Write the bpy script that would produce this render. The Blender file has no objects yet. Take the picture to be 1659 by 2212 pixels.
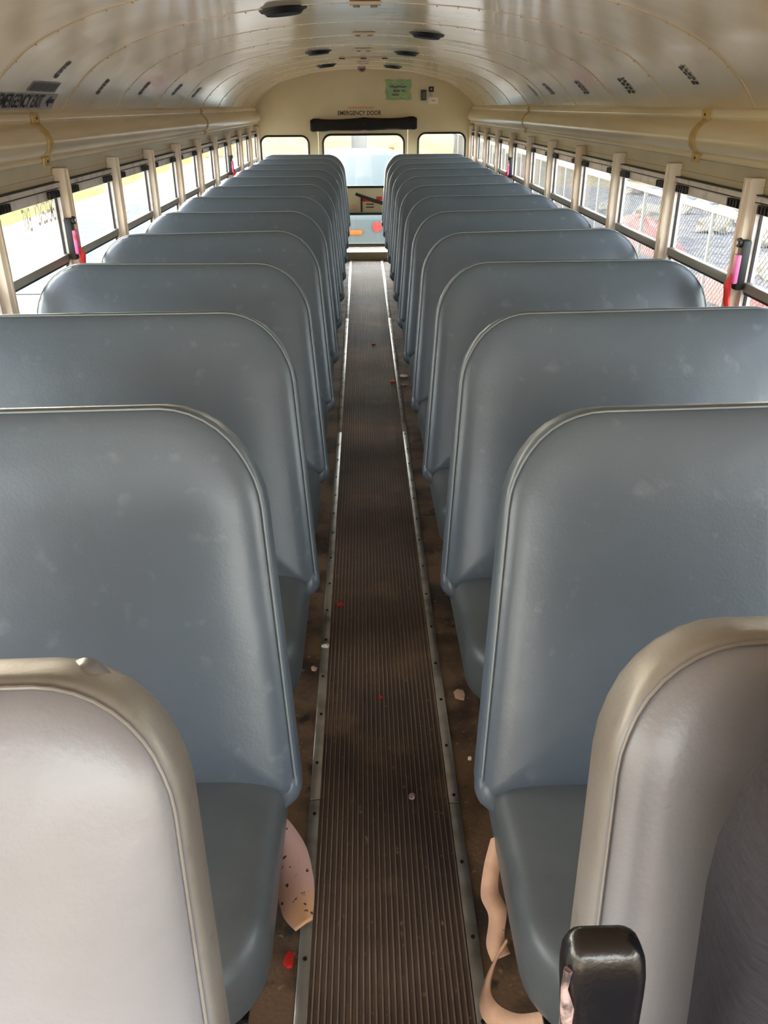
import bpy, bmesh, math, random
from mathutils import Vector, Matrix
random.seed(7)
S = bpy.context.scene
COL = S.collection
PI = math.pi

# ------------------------------------------------------------------ helpers
def srgb(r, g, b):
    f = lambda c: (c/255)/12.92 if c/255 <= .04045 else (((c/255)+.055)/1.055)**2.4
    return (f(r), f(g), f(b), 1)

class MB:
    def __init__(s): s.v = []; s.f = []
    def add(s, vs, fs):
        n = len(s.v); s.v += [tuple(v) for v in vs]; s.f += [tuple(i+n for i in f) for f in fs]; return s
    def box(s, x0, x1, y0, y1, z0, z1, b=0):
        if b > 0:
            bm = bmesh.new(); bmesh.ops.create_cube(bm, size=1)
            for v in bm.verts:
                v.co = ((x0+x1)/2+v.co.x*(x1-x0), (y0+y1)/2+v.co.y*(y1-y0), (z0+z1)/2+v.co.z*(z1-z0))
            bmesh.ops.bevel(bm, geom=bm.edges[:], offset=b, segments=2, affect='EDGES', profile=.5)
            bm.verts.index_update()
            s.add([v.co[:] for v in bm.verts], [[v.index for v in f.verts] for f in bm.faces]); bm.free(); return s
        vs = [(x, y, z) for x in (x0, x1) for y in (y0, y1) for z in (z0, z1)]
        return s.add(vs, [(0,1,3,2),(4,6,7,5),(0,4,5,1),(2,3,7,6),(0,2,6,4),(1,5,7,3)])
    def tube(s, pts, r, n=8, closed=False, caps=True):
        pts = [Vector(p) for p in pts]; m = len(pts); rings = []
        prev = None
        for i, p in enumerate(pts):
            if closed: t = pts[(i+1) % m]-pts[i-1]
            else: t = pts[min(i+1, m-1)]-pts[max(i-1, 0)]
            t.normalize()
            a = Vector((0,0,1)) if abs(t.z) < .9 else Vector((1,0,0))
            if prev is not None: a = prev
            u = t.cross(a).normalized(); w = u.cross(t).normalized(); prev = w
            rr = r[i] if isinstance(r, (list, tuple)) else r
            rings.append([p+u*math.cos(2*PI*k/n)*rr+w*math.sin(2*PI*k/n)*rr for k in range(n)])
        vs = [v for q in rings for v in q]; fs = []
        for i in range(m if closed else m-1):
            j = (i+1) % m
            for k in range(n):
                l = (k+1) % n
                fs.append((i*n+k, i*n+l, j*n+l, j*n+k))
        if caps and not closed:
            fs.append(tuple(range(n))[::-1]); fs.append(tuple((m-1)*n+k for k in range(n)))
        return s.add(vs, fs)
    def cyl(s, c, r, h, axis='Z', n=16, r2=None):
        c = Vector(c); d = {'X': Vector((1,0,0)), 'Y': Vector((0,1,0)), 'Z': Vector((0,0,1))}[axis]
        return s.tube([c, c+d*h], [r, r if r2 is None else r2], n)
    def rings(s, rs, cap0=True, cap1=True):
        n = len(rs[0]); vs = [v for r in rs for v in r]; fs = []
        for i in range(len(rs)-1):
            for k in range(n):
                l = (k+1) % n
                fs.append((i*n+k, i*n+l, (i+1)*n+l, (i+1)*n+k))
        if cap0: fs.append(tuple(range(n))[::-1])
        if cap1: fs.append(tuple((len(rs)-1)*n+k for k in range(n)))
        return s.add(vs, fs)
    def sheet(s, rows):
        n = len(rows[0]); vs = [v for r in rows for v in r]
        return s.add(vs, [(i*n+k, i*n+k+1, (i+1)*n+k+1, (i+1)*n+k) for i in range(len(rows)-1) for k in range(n-1)])
    def xf(s, fn): s.v = [tuple(fn(Vector(v))) for v in s.v]; return s
    def build(s, name, mat, parent=None, smooth=40):
        me = bpy.data.meshes.new(name); me.from_pydata(s.v, [], s.f)
        bm = bmesh.new(); bm.from_mesh(me); bmesh.ops.recalc_face_normals(bm, faces=bm.faces); bm.to_mesh(me); bm.free()
        if smooth:
            me.polygons.foreach_set('use_smooth', [True]*len(me.polygons))
            me.set_sharp_from_angle(angle=math.radians(smooth))
        if mat: me.materials.append(mat)
        o = bpy.data.objects.new(name, me); COL.objects.link(o)
        if parent: o.parent = parent
        return o

def tag(o, label, cat=None, group=None, kind=None):
    o['label'] = label
    if cat: o['category'] = cat
    if group: o['group'] = group
    if kind: o['kind'] = kind
    return o
def empty(name, loc, label=None, cat=None, group=None, kind=None):
    o = bpy.data.objects.new(name, None); o.empty_display_size = .1; COL.objects.link(o); o.location = loc
    if label: tag(o, label, cat, group, kind)
    return o
def part(o, root, loc=None):
    """parent a world-built mesh to root whose location is loc (keep world place)"""
    o.parent = root
    o.matrix_parent_inverse = Matrix.Translation(-Vector(root.location))
    return o
def copy_tree(o, parent=None):
    c = o.copy(); COL.objects.link(c)
    if parent: c.parent = parent
    for ch in list(o.children): copy_tree(ch, c)
    return c

# ------------------------------------------------------------------ materials
def mat(name, col, rough=.5, metal=0, spec=.5, noise=None, bump=None, coat=0, emit=None, objvar=0, coatr=.1):
    """noise=(scale, col2, lo, hi[, stretch]); bump=(scale, strength, dist)"""
    m = bpy.data.materials.new(name); m.use_nodes = True; nt = m.node_tree; N = nt.nodes; L = nt.links
    b = N['Principled BSDF']
    b.inputs['Base Color'].default_value = col; b.inputs['Roughness'].default_value = rough
    b.inputs['Metallic'].default_value = metal; b.inputs['Specular IOR Level'].default_value = spec
    b.inputs['Coat Weight'].default_value = coat; b.inputs['Coat Roughness'].default_value = coatr
    tc = N.new('ShaderNodeTexCoord')
    last = None
    if noise:
        layers = noise if isinstance(noise, list) else [noise]
        for ly in layers:
            n = N.new('ShaderNodeTexNoise'); n.inputs['Scale'].default_value = ly[0]; n.inputs['Detail'].default_value = 6
            mp = N.new('ShaderNodeMapping'); mp.inputs['Scale'].default_value = ly[4] if len(ly) > 4 else (1,1,1)
            L.new(tc.outputs['Object'], mp.inputs[0]); L.new(mp.outputs[0], n.inputs['Vector'])
            r = N.new('ShaderNodeMapRange'); r.inputs[1].default_value = ly[2]; r.inputs[2].default_value = ly[3]
            L.new(n.outputs['Fac'], r.inputs[0])
            mx = N.new('ShaderNodeMix'); mx.data_type = 'RGBA'; mx.inputs[7].default_value = ly[1]
            if last: L.new(last, mx.inputs[6])
            else: mx.inputs[6].default_value = col
            L.new(r.outputs[0], mx.inputs[0]); last = mx.outputs[2]
    if objvar:
        oi = N.new('ShaderNodeObjectInfo'); hs = N.new('ShaderNodeHueSaturation')
        r = N.new('ShaderNodeMapRange'); r.inputs[3].default_value = 1-objvar; r.inputs[4].default_value = 1+objvar
        L.new(oi.outputs['Random'], r.inputs[0]); L.new(r.outputs[0], hs.inputs['Value'])
        if last: L.new(last, hs.inputs['Color'])
        else: hs.inputs['Color'].default_value = col
        last = hs.outputs[0]
    if last: L.new(last, b.inputs['Base Color'])
    if bump:
        layers = bump if isinstance(bump, list) else [bump]; prev = None
        for ly in layers:
            n = N.new('ShaderNodeTexNoise'); n.inputs['Scale'].default_value = ly[0]; n.inputs['Detail'].default_value = 3
            mp = N.new('ShaderNodeMapping'); mp.inputs['Scale'].default_value = ly[3] if len(ly) > 3 else (1,1,1)
            L.new(tc.outputs['Object'], mp.inputs[0]); L.new(mp.outputs[0], n.inputs['Vector'])
            bp = N.new('ShaderNodeBump'); bp.inputs['Strength'].default_value = ly[1]; bp.inputs['Distance'].default_value = ly[2]
            L.new(n.outputs['Fac'], bp.inputs['Height'])
            if prev: L.new(prev, bp.inputs['Normal'])
            prev = bp.outputs[0]
        L.new(prev, b.inputs['Normal'])
    return m

def glass_mat():
    m = bpy.data.materials.new('window_glass'); m.use_nodes = True; nt = m.node_tree; N = nt.nodes; L = nt.links
    for n in list(N):
        if n.type == 'BSDF_PRINCIPLED': N.remove(n)
    out = [n for n in N if n.type == 'OUTPUT_MATERIAL'][0]
    t = N.new('ShaderNodeBsdfTransparent'); t.inputs[0].default_value = (.9,.92,.92,1)
    g = N.new('ShaderNodeBsdfGlossy'); g.inputs['Roughness'].default_value = .03
    f = N.new('ShaderNodeLayerWeight'); f.inputs['Blend'].default_value = .5
    pw = N.new('ShaderNodeMath'); pw.operation = 'POWER'; pw.inputs[1].default_value = 5; L.new(f.outputs['Facing'], pw.inputs[0])
    ml = N.new('ShaderNodeMath'); ml.operation = 'MULTIPLY_ADD'; ml.inputs[1].default_value = .5; ml.inputs[2].default_value = .04; L.new(pw.outputs[0], ml.inputs[0])
    mx = N.new('ShaderNodeMixShader')
    L.new(ml.outputs[0], mx.inputs[0]); L.new(t.outputs[0], mx.inputs[1]); L.new(g.outputs[0], mx.inputs[2]); L.new(mx.outputs[0], out.inputs[0])
    return m

M = {}
M['vinyl'] = mat('seat_vinyl', srgb(92,103,113), .38, spec=.55, objvar=.05,
                 noise=[(3.5, srgb(86,95,104), .35, .75), (22, srgb(114,123,130), .62, .8)],
                 bump=[(170, .22, .0015), (5, .25, .02)], coat=.15, coatr=.3)
M['vinyl_light'] = mat('front_lit_vinyl', srgb(122,121,127), .36, spec=.55, noise=[(4, srgb(110,109,115), .35, .75)],
                 bump=[(170, .22, .0015), (5, .2, .02)], coat=.15, coatr=.3)  # paler seat vinyl: light from the windscreen and door put into the colour
M['border'] = mat('ceiling_tint_border_vinyl', srgb(128,124,120), .36, spec=.55, noise=[(5, srgb(112,104,96), .4, .7), (25, srgb(98,92,86), .6, .8)], bump=[(170, .22, .0015)], coat=.1, coatr=.3)  # reflection of the tan ceiling put into the border colour as grey-tan mottling
M['vinyl_seat'] = mat('cushion_vinyl', srgb(92,98,99), .42, spec=.5, objvar=.05,
                 noise=[(6, srgb(80,86,88), .35, .75)], bump=[(170, .2, .0015), (7, .35, .02)], coat=.1, coatr=.3)
M['piping_dark'] = mat('dark_seam_piping', srgb(140,146,148), .4)
M['piping'] = mat('seam_piping', srgb(158,158,156), .45, noise=(30, srgb(120,122,122), .4, .7))
M['ceiling'] = mat('enamel_ceiling', srgb(226,204,170), .2, spec=.6, noise=(1.2, srgb(212,188,154), .4, .7),
                 bump=[(1.4, .35, .03, (1,1.3,1))], coat=.35, coatr=.1)
M['cove'] = mat('cream_enamel', srgb(234,214,178), .3, spec=.5, noise=[(2, srgb(204,182,146), .45, .75, (4,.5,4))],
                 bump=[(40, .1, .003, (.3,5,.3))], coat=.3, coatr=.15)
M['strap'] = mat('yellowed_plastic', srgb(212,180,112), .4, noise=(40, srgb(188,148,80), .4, .7), bump=(160, .3, .002, (1,1,6)))
M['wall'] = mat('wall_paint', srgb(210,196,168), .4, noise=(3, srgb(194,180,152), .4, .8))
M['rear_wall'] = mat('rear_wall_paint', srgb(212,196,158), .35, noise=(2.5, srgb(200,182,142), .4, .75), bump=(4, .1, .01))
M['post'] = mat('post_paint', srgb(238,224,208), .35, noise=(6, srgb(224,196,166), .45, .7, (1,1,.4)))
M['alu'] = mat('aluminium', srgb(186,186,184), .35, metal=.85, noise=(14, srgb(140,134,124), .45, .75), bump=(60, .1, .002))
M['alu_frame'] = mat('window_aluminium', srgb(226,216,212), .4, metal=.0, noise=(20, srgb(180,172,166), .5, .75))
M['rail'] = mat('sash_rail', srgb(142,138,130), .45, metal=.0)
M['black'] = mat('black_rubber', srgb(16,16,18), .5)
M['black_gloss'] = mat('black_vinyl', srgb(22,18,16), .5, spec=.3, bump=[(9, .8, .04), (120, .15, .002)])
M['black_worn'] = mat('worn_black_vinyl', srgb(16,16,20), .26, spec=.6, bump=(150, .25, .002))
M['worn_edge'] = mat('peeled_backing', srgb(176,150,148), .7, noise=(60, srgb(60,50,52), .45, .6), bump=(80, .5, .004))
M['driver'] = mat('driver_seat_cloth', srgb(30,27,40), .75, bump=[(90, .5, .003, (.5,1,3))], noise=(70, srgb(20,18,28), .4, .7, (.5,1,3)))
M['steel'] = mat('dark_steel', srgb(40,38,40), .4, metal=.6)
M['glass'] = glass_mat()
M['mat_rubber'] = mat('ribbed_rubber', srgb(104,84,70), .55,
                 noise=[(1.1, srgb(58,46,42), .40, .60), (4, srgb(136,108,78), .56, .78), (60, srgb(150,130,106), .64, .78)], bump=(220, .4, .002))
M['rib_dust'] = mat('rib_dust', srgb(150,130,112), .6, noise=[(1.1, srgb(98,80,70), .40, .60), (30, srgb(110,90,76), .5, .75)])
M['side_floor'] = mat('dirty_floor', srgb(116,90,66), .6,
                 noise=[(5, srgb(52,38,28), .45, .6), (9, srgb(26,24,26), .6, .66), (50, srgb(150,120,88), .62, .74)], bump=(90, .5, .004))
M['screw'] = mat('dark_screw', srgb(48,38,32), .5, metal=.6)
M['tan'] = mat('tan_foam_backing', srgb(206,166,136), .7, noise=[(30, srgb(188,150,126), .4, .7), (90, srgb(90,50,40), .7, .74)], bump=(60, .3, .003))
M['pinkboard'] = mat('pink_tan_backing', srgb(196,160,150), .65, noise=[(6, srgb(206,160,120), .45, .6), (75, srgb(60,30,30), .63, .67)])
M['red'] = mat('red_plastic', srgb(214,40,38), .4)
M['pink'] = mat('pink_handle', srgb(226,110,170), .4, noise=(30, srgb(220,60,90), .5, .62))
M['ink'] = mat('black_ink', srgb(34,34,38), .5)
M['ink_grey'] = mat('grey_ink', srgb(86,86,90), .5)
M['ink_red'] = mat('red_ink', srgb(206,128,104), .5)
M['ink_faint'] = mat('faint_ink', srgb(206,184,160), .6)
M['sticker'] = mat('sticker_grey', srgb(176,174,170), .45)
M['sticker_clear'] = mat('sticker_film', srgb(196,190,174), .35)
M['white'] = mat('white_sticker', srgb(226,216,204), .45)
M['green_paper'] = mat('green_paper', srgb(142,172,128), .5, noise=(12, srgb(172,178,126), .5, .65), bump=(8, .4, .02))
M['speaker'] = mat('speaker_grille', srgb(20,18,18), .6, bump=(200, .6, .003))
M['orange_panel'] = mat('tan_panel', srgb(206,172,138), .4)
# outside
M['concrete'] = mat('pale_concrete', srgb(160,157,152), .9, noise=[(.6, srgb(146,143,140), .4, .7), (9, srgb(152,148,144), .4, .7)], bump=(30, .3, .01))
M['tree_shade'] = mat('painted_tree_shade', srgb(112,118,128), .9, noise=(3, srgb(124,129,136), .4, .7), bump=(60, .4, .01))  # tree shade on the concrete, put into a darker bluish colour
M['grass'] = mat('lawn', srgb(138,138,88), 1, noise=[(.8, srgb(150,142,108), .4, .6), (20, srgb(122,130,74), .45, .7)], bump=(40, .8, .04))
M['dry'] = mat('dry_grass', srgb(136,126,96), 1, noise=[(.3, srgb(142,130,112), .4, .6), (8, srgb(122,112,80), .45, .7, (.4,2,1))], bump=(30, .8, .04))
M['dirt'] = mat('rubble_ground', srgb(116,116,122), .95, noise=[(4, srgb(84,90,104), .45, .6), (12, srgb(150,144,136), .55, .7)], bump=(12, 1, .08))
M['rock'] = mat('pale_rock', srgb(186,176,158), .9, noise=(3, srgb(150,142,130), .4, .7), bump=(6, .6, .05))
M['galv'] = mat('galvanised', srgb(150,150,146), .45, metal=.3)
M['redtarp'] = mat('red_mesh', srgb(170,56,50), .6, noise=(20, srgb(150,44,42), .4, .7), bump=(20, .6, .03))
M['bluetarp'] = mat('blue_tarp', srgb(52,80,130), .5, bump=(8, .7, .05))
M['siding'] = mat('white_siding', srgb(160,160,162), .6)
M['roof'] = mat('grey_shingle', srgb(132,128,132), .9, noise=(10, srgb(110,106,110), .4, .7))
M['carpaint'] = mat('pale_blue_paint', srgb(96,106,108), .6, spec=.12, coat=.0)
M['carglass'] = mat('dark_glass', srgb(60,76,86), .08, spec=.8)
M['chrome'] = mat('bumper_grey', srgb(140,144,150), .6, spec=.2)
M['orange'] = mat('orange_plastic', srgb(206,96,30), .8)
M['concrete_pole'] = mat('grey_pole', srgb(120,120,118), .8, noise=(4, srgb(108,108,106), .4, .7, (1,1,.3)))
M['body'] = mat('bus_body', srgb(205,160,40), .4)

for k_ in ('concrete','tree_shade','grass','dry','dirt','rock','siding','roof','concrete_pole'):
    M[k_].node_tree.nodes['Principled BSDF'].inputs['Specular IOR Level'].default_value = 0

# ------------------------------------------------------------------ constants (metres, aisle along +Y, floor z=0)
W = 1.14; YR = 9.3; YF = -1.7; GZ = -.95
ROOM = 'structure'
PROF = [(0,1.811),(.2,1.806),(.395,1.79),(.56,1.766),(.71,1.734),(.84,1.692),(.955,1.637),(1.04,1.572),(1.09,1.522),(1.12,1.478)]
def catmull(P, n):
    out = []
    for i in range(len(P)-1):
        p0 = Vector(P[max(i-1,0)]); p1 = Vector(P[i]); p2 = Vector(P[i+1]); p3 = Vector(P[min(i+2,len(P)-1)])
        for k in range(n):
            t = k/n
            out.append(.5*((2*p1)+(-p0+p2)*t+(2*p0-5*p1+4*p2-p3)*t*t+(-p0+3*p1-3*p2+p3)*t**3))
    out.append(Vector(P[-1])); return out
_pp = catmull([(-PROF[1][0],PROF[1][1])]+PROF, 5)[5:]
_arc = [0]
for i in range(1, len(_pp)): _arc.append(_arc[-1]+(_pp[i]-_pp[i-1]).length)
ARC = _arc[-1]
def ceil_pt(s, y, side=1, off=0):
    """s = arc length up from the side edge; off = distance inward"""
    a = max(0, ARC-s)
    for i in range(1, len(_arc)):
        if _arc[i] >= a or i == len(_arc)-1:
            t = (a-_arc[i-1])/(_arc[i]-_arc[i-1]); p = _pp[i-1].lerp(_pp[i], t); d = (_pp[i]-_pp[i-1]).normalized(); break
    n = Vector((d.y, -d.x))
    if n.y > 0: n = -n
    return Vector((side*(p.x+n.x*off), y, p.y+n.y*off))
def ceil_z(x):
    x = abs(x)
    for i in range(1, len(_pp)):
        if _pp[i].x >= x:
            t = (x-_pp[i-1].x)/(_pp[i].x-_pp[i-1].x); return _pp[i-1].y+(_pp[i].y-_pp[i-1].y)*t
    return 1.478

# ------------------------------------------------------------------ floor
f = MB().box(-W, W, YF, YR+.05, -.06, 0)
f.build('floor', M['side_floor'], None, 0); tag(bpy.data.objects['floor'], 'brown worn dusty floor under the seats of the bus', 'floor', kind=ROOM)
# ribbed aisle mat : real ribs
prof = []
NR = 26; x0, x1 = -.154, .154; p = (x1-x0)/NR
for i in range(NR):
    a = x0+i*p
    prof += [(a, .004), (a+p*.42, .004), (a+p*.56, .0075), (a+p*.80, .0075), (a+p*.94, .004)]
prof.append((x1, .004))
ys = [YF+.3+i*(8.97-YF-.3)/60 for i in range(61)]
mb = MB().sheet([[(x, y, z) for x, z in prof] for y in ys])
mb.add([(x0,ys[0],0),(x1,ys[0],0),(x1,ys[0],.004),(x0,ys[0],.004)], [(0,1,2,3)])
o = mb.build('aisle_mat', M['mat_rubber'], None, 30); o.data.materials.append(M['rib_dust'])
for pl in o.data.polygons:
    if pl.center.z > .0073: pl.material_index = 1
tag(o, 'long ribbed brown rubber mat running down the aisle', 'floor mat')
for n, s in ((1, -1), (2, 1)):
    t = empty('trim_%d' % n, (s*.166, 3.5, 0)); tag(t, 'riveted aluminium strip holding the %s edge of the aisle mat' % ('left' if s < 0 else 'right'), 'floor trim', kind=ROOM)
    joints = [YF+.3, 1.42 if s < 0 else 1.40, 3.85, 6.3, 8.97]
    for a, b in zip(joints[:-1], joints[1:]):
        m = MB().box(s*.166-.0125, s*.166+.0125, a+.0015, b-.0015, 0, .009, .002)
        part(m.build('strip_length', M['alu'], None), t)
    proto = MB().cyl((0,0,.0085), .0042, .0022, n=10).build('screw', M['screw'], t)
    y = .32; first = True; k = 0
    while y < 8.9:
        o = proto if first else proto.copy()
        if not first: COL.objects.link(o); o.parent = t
        o.location = (.001*(-1)**k, y-3.5, 0); first = False; y += .182+random.uniform(-.02,.02); k += 1
# front well + step platform behind the rear row
m = MB().box(-.5, .5, 8.97, YR, 0, .085, .006); o = m.build('trim_3', M['rear_wall'], None); tag(o, 'low cream metal step below the rear emergency door', 'door sill', kind=ROOM)

# ------------------------------------------------------------------ ceiling
SEAMS = [-.9,-.2,.5,1.2,1.91,2.615,3.33,4.05,4.8,5.5,6.2,6.9,7.6,8.3,8.95]
rows = []
st = sorted(set([YF, YR]+[q for s_ in SEAMS for q in (s_-.012, s_-.0119, s_+.012, s_+.0121)]+[YF+i*.2 for i in range(56) if YF+i*.2 < YR]))
for y in st:
    on = any(abs(y-q) < .01195 for q in SEAMS)
    o_ = .0022 if on else 0
    R_ = [ceil_pt(ARC*(i/28), y, -1, o_) for i in range(28)]+[ceil_pt(ARC*(1-i/28), y, 1, o_) for i in range(29)]
    rows.append(R_)
mb = MB().sheet(rows)
# rivets of the seams
for q in SEAMS:
    if q < 1.5: continue
    for i in range(int(2*ARC/.075)):
        s_ = i*.075+.03
        side = -1 if s_ < ARC else 1; ss = s_ if s_ < ARC else 2*ARC-s_
        c = ceil_pt(ss, q+.006, side, .003)
        mb.add([c+Vector(v)*.0035 for v in [(1,0,0),(-1,0,0),(0,1,0),(0,-1,0),(0,0,1),(0,0,-1)]],
               [(0,2,4),(2,1,4),(1,3,4),(3,0,4),(2,0,5),(1,2,5),(3,1,5),(0,3,5)])
o = mb.build('ceiling', M['ceiling'], None, 35); tag(o, 'arched glossy cream metal ceiling with riveted seams', 'ceiling', kind=ROOM)

# roof skin outside so that the ceiling has thickness
mb = MB().sheet([[ceil_pt(ARC*(i/12), y, -1, -.05) for i in range(12)]+[ceil_pt(ARC*(1-i/12), y, 1, -.05) for i in range(13)] for y in (YF, YR)])
o = mb.build('roof', M['body'], None, 50); tag(o, 'outer bus roof skin above the ceiling', 'roof', kind=ROOM)

# cove mouldings
CV = [(1.125,1.482),(1.116,1.476),(1.108,1.470),(1.106,1.452),(1.110,1.446),(1.104,1.441),(1.088,1.428),(1.074,1.408),(1.069,1.388),(1.073,1.366),(1.085,1.349),(1.098,1.341),(1.094,1.334),(1.097,1.326),(1.112,1.321),(1.14,1.320)]
def cove_pt(i): return CV[i]
tn = 4
for side, nm in ((-1,'left'),(1,'right')):
    cs = catmull(CV, 3)
    mb = MB().sheet([[(side*p_.x, y, p_.y) for p_ in cs] for y in (YF, .5, 2.95, 6.05, YR)])
    o = mb.build('trim_%d' % tn, M['cove'], None, 50); tag(o, 'long cream bulged cove moulding above the %s windows' % nm, 'cove trim', kind=ROOM); tn += 1
    for y, w_, wh in ((2.99 if side < 0 else 2.93, .045, 'near'), (6.1, .03, 'far')):
        e = empty('strap', (side*1.1, y, 1.4)); tag(e, 'yellowed plastic strap across the %s cove moulding, %s the camera' % (nm, 'the one nearer' if wh == 'near' else 'the one farther from'), 'strap', 'straps across the cove mouldings')
        pts = []
        for i, q in enumerate(cs[6:]):
            d_ = cs[min(i+7, len(cs)-1)]-cs[i+5]; nn = Vector((-abs(d_.y), d_.x if d_.y < 0 else -d_.x)).normalized()
            pts.append(q+Vector((-.005, 0)))
        pts = [Vector((1.101,1.476))]+pts[3:-3]
        rows_ = []
        for yy in (y-w_/2, y+w_/2):
            rows_.append([(side*q.x, yy, q.y) for q in pts])
        inner = [(side*(q.x+.004), q.y) for q in pts]
        m = MB().sheet(rows_); m.sheet([[(a, y-w_/2, b) for a, b in inner], rows_[0]]); m.sheet([rows_[1], [(a, y+w_/2, b) for a, b in inner]])
        part(m.build('band', M['strap'], None), e)
        for zz, xx in ((1.458, 1.100), (1.327, 1.088)):
            m = MB().box(min(side*xx, side*(xx+.006)), max(side*xx, side*(xx+.006)), y-w_*.72, y+w_*.72, zz-.014, zz+.014, .002)
            b_ = part(m.build('end_tab', M['strap'], None), e)
            m = MB().cyl((side*xx-.002, y, zz), .004, .004, 'X', 8); sc = m.build('screw', M['screw'], None); part(sc, e)

# ------------------------------------------------------------------ side walls, posts, windows
LP = [1.83-.69, 1.83, 2.515, 3.184, 3.863, 4.53, 5.20, 5.88, 6.545, 7.23, 7.92, 8.6, YR-.02]
RP = [1.12, 1.82, 2.517, 3.197, 3.90, 4.60, 5.31, 6.00, 6.72, 7.43, 8.14, 8.82, YR-.02]
ZS, ZM0, ZM1, ZT = .66, .978, 1.006, 1.245
wn = 1
for side, posts, nm in ((-1, LP, 'left'), (1, RP, 'right')):
    X0, X1 = (-W-.03, -W) if side < 0 else (W, W+.03)
    mb = MB()
    ya = -.35 if side < 0 else YF
    mb.box(X0, X1, ya, YR+.03, -.95, ZS); mb.box(X0, X1, YF, YR+.03, ZT, 1.5)
    if side < 0: mb.box(X0, X1, YF, YF+.12, -.95, ZT)
    mb.box(X0, X1, .45 if side > 0 else -.35, .55 if side > 0 else -.25, ZS, ZT)
    mb.box(X0, X1, posts[0]-.03, posts[0], ZS, ZT)
    # ledge below the windows
    a, b = sorted((side*(W-.012), side*W)); mb.box(a, b, .35, YR, ZS-.03, ZS, .003)
    # thin lip under the header
    mb.box(*sorted((side*(W-.006), side*W)), .35, YR, 1.268, 1.273)
    o = mb.build('wall_'+nm, M['wall'], None, 0); tag(o, 'cream metal side wall of the bus along the %s row of seats' % nm, 'wall', kind=ROOM)
    # posts
    for k, y in enumerate(posts):
        e = None
        xi = side*1.095
        m = MB().box(min(xi, side*W), max(xi, side*W), y-.027, y+.027, .3, 1.297, .006)
        m.box(min(side*1.090, xi), max(side*1.090, xi), y-.003, y+.003, .3, 1.29)
        o = m.build('window_post', M['post'], None)
        tag(o, 'cream metal post between %s side windows, post number %d counted from the front' % (nm, k+1), 'post', 'posts between the side windows', kind=ROOM)
    for k in range(len(posts)-1):
        y0, y1 = posts[k]+.027, posts[k+1]-.027; yc = (y0+y1)/2
        exitw = k in ((2, 8) if side < 0 else (1, 7))
        e = empty('window_%d' % wn, (side*W, yc, ZS)); wn += 1
        tag(e, '%s window %d counted from the front, of split-sash glass in aluminium frame' % (nm, k+1), 'window', kind=ROOM)
        x = side*(W+.004)
        def bx(a, b, c, d, e1, e2, bv=0): return MB().box(min(side*a, side*b), max(side*a, side*b), c, d, e1, e2, bv)
        # frame : jambs and head
        fr = bx(W-.022, W+.01, y0, y0+.022, ZS, ZT); 
        fr.box(*sorted((side*(W-.022), side*(W+.01))), y1-.022, y1, ZS, ZT)
        fr.box(*sorted((side*(W-.018), side*(W+.01))), y0, y1, ZT-.012, ZT+.004)
        fr.box(*sorted((side*(W-.018), side*(W+.01))), y0, y1, ZS, ZS+.02)
        part(fr.build('frame', M['alu_frame'], None, 0), e)
        # dark seals
        sl = MB()
        for yy in (y0+.022, y1-.026): sl.box(*sorted((side*(W-.010), side*(W-.002))), yy, yy+.004, ZS, ZT)
        sl.box(*sorted((side*(W-.022), side*W)), y0, y1, ZT-.015, ZT-.012)
        sl.box(*sorted((side*(W-.022), side*W)), y0, y1, ZT+.004, ZT+.0075)
        sl.box(*sorted((side*(W-.014), side*W)), y0+.022, y1-.022, ZM0-.008, ZM0)
        part(sl.build('rubber_seal', M['black'], None, 0), e)
        # upper sash top rail with latches
        tr = bx(W-.016, W-.002, y0+.026, y1-.026, ZT-.046, ZT-.016, .002)
        rl = part(tr.build('sash_rail', M['alu_frame'], None), e)
        for yy in (y0+.032, y1-.132):
            lt = bx(W-.028, W-.014, yy, yy+.1, ZT-.042, ZT-.018, .002)
            for j in range(4): lt.box(*sorted((side*(W-.033), side*(W-.028))), yy+.012+j*.022, yy+.020+j*.022, ZT-.040, ZT-.020)
            part(lt.build('latch', M['black'], None), e)
        mr = bx(W-.02, W+.004, y0+.022, y1-.022, ZM0, ZM1, .003)
        part(mr.build('meeting_rail', M['rail'], None), e)
        pu = bx(W-.004, W, y0+.02, y1-.02, ZM1, ZT-.04); part(pu.build('upper_pane', M['glass'], None, 0), e)
        pl = bx(W+.002, W+.006, y0+.02, y1-.02, ZS+.02, ZM0); part(pl.build('lower_pane', M['glass'], None, 0), e)
        if exitw:
            # emergency release handle near the post on the rear side
            yh = y1-.018
            pb = bx(W-.052, W-.024, yh-.022, yh+.012, .985, 1.13, .006); 
            pb.cyl((side*(W-.052), yh-.004, 1.122), .014, -side*.008, 'X', 12)
            br = part(pb.build('release_bracket', M['black'], None), e)
            ring = MB().cyl((side*(W-.062), yh-.004, 1.122), .006, -side*.003, 'X', 10); part(ring.build('pivot', M['alu_frame'], None), br)
            hd = bx(W-.064, W-.05, yh-.028, yh+.004, 1.005, 1.09, .005); part(hd.build('release_handle', M['pink'], None), br)
            rd = MB().tube([(side*(W-.06), yh-.006, 1.03), (side*(W-.068), yh, 1.0), (side*(W-.062), yh-.002, .95), (side*(W-.05), yh-.008, .90)], [.008,.011,.010,.006], 8)
            part(rd.build('red_pull', M['red'], None), br)

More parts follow.
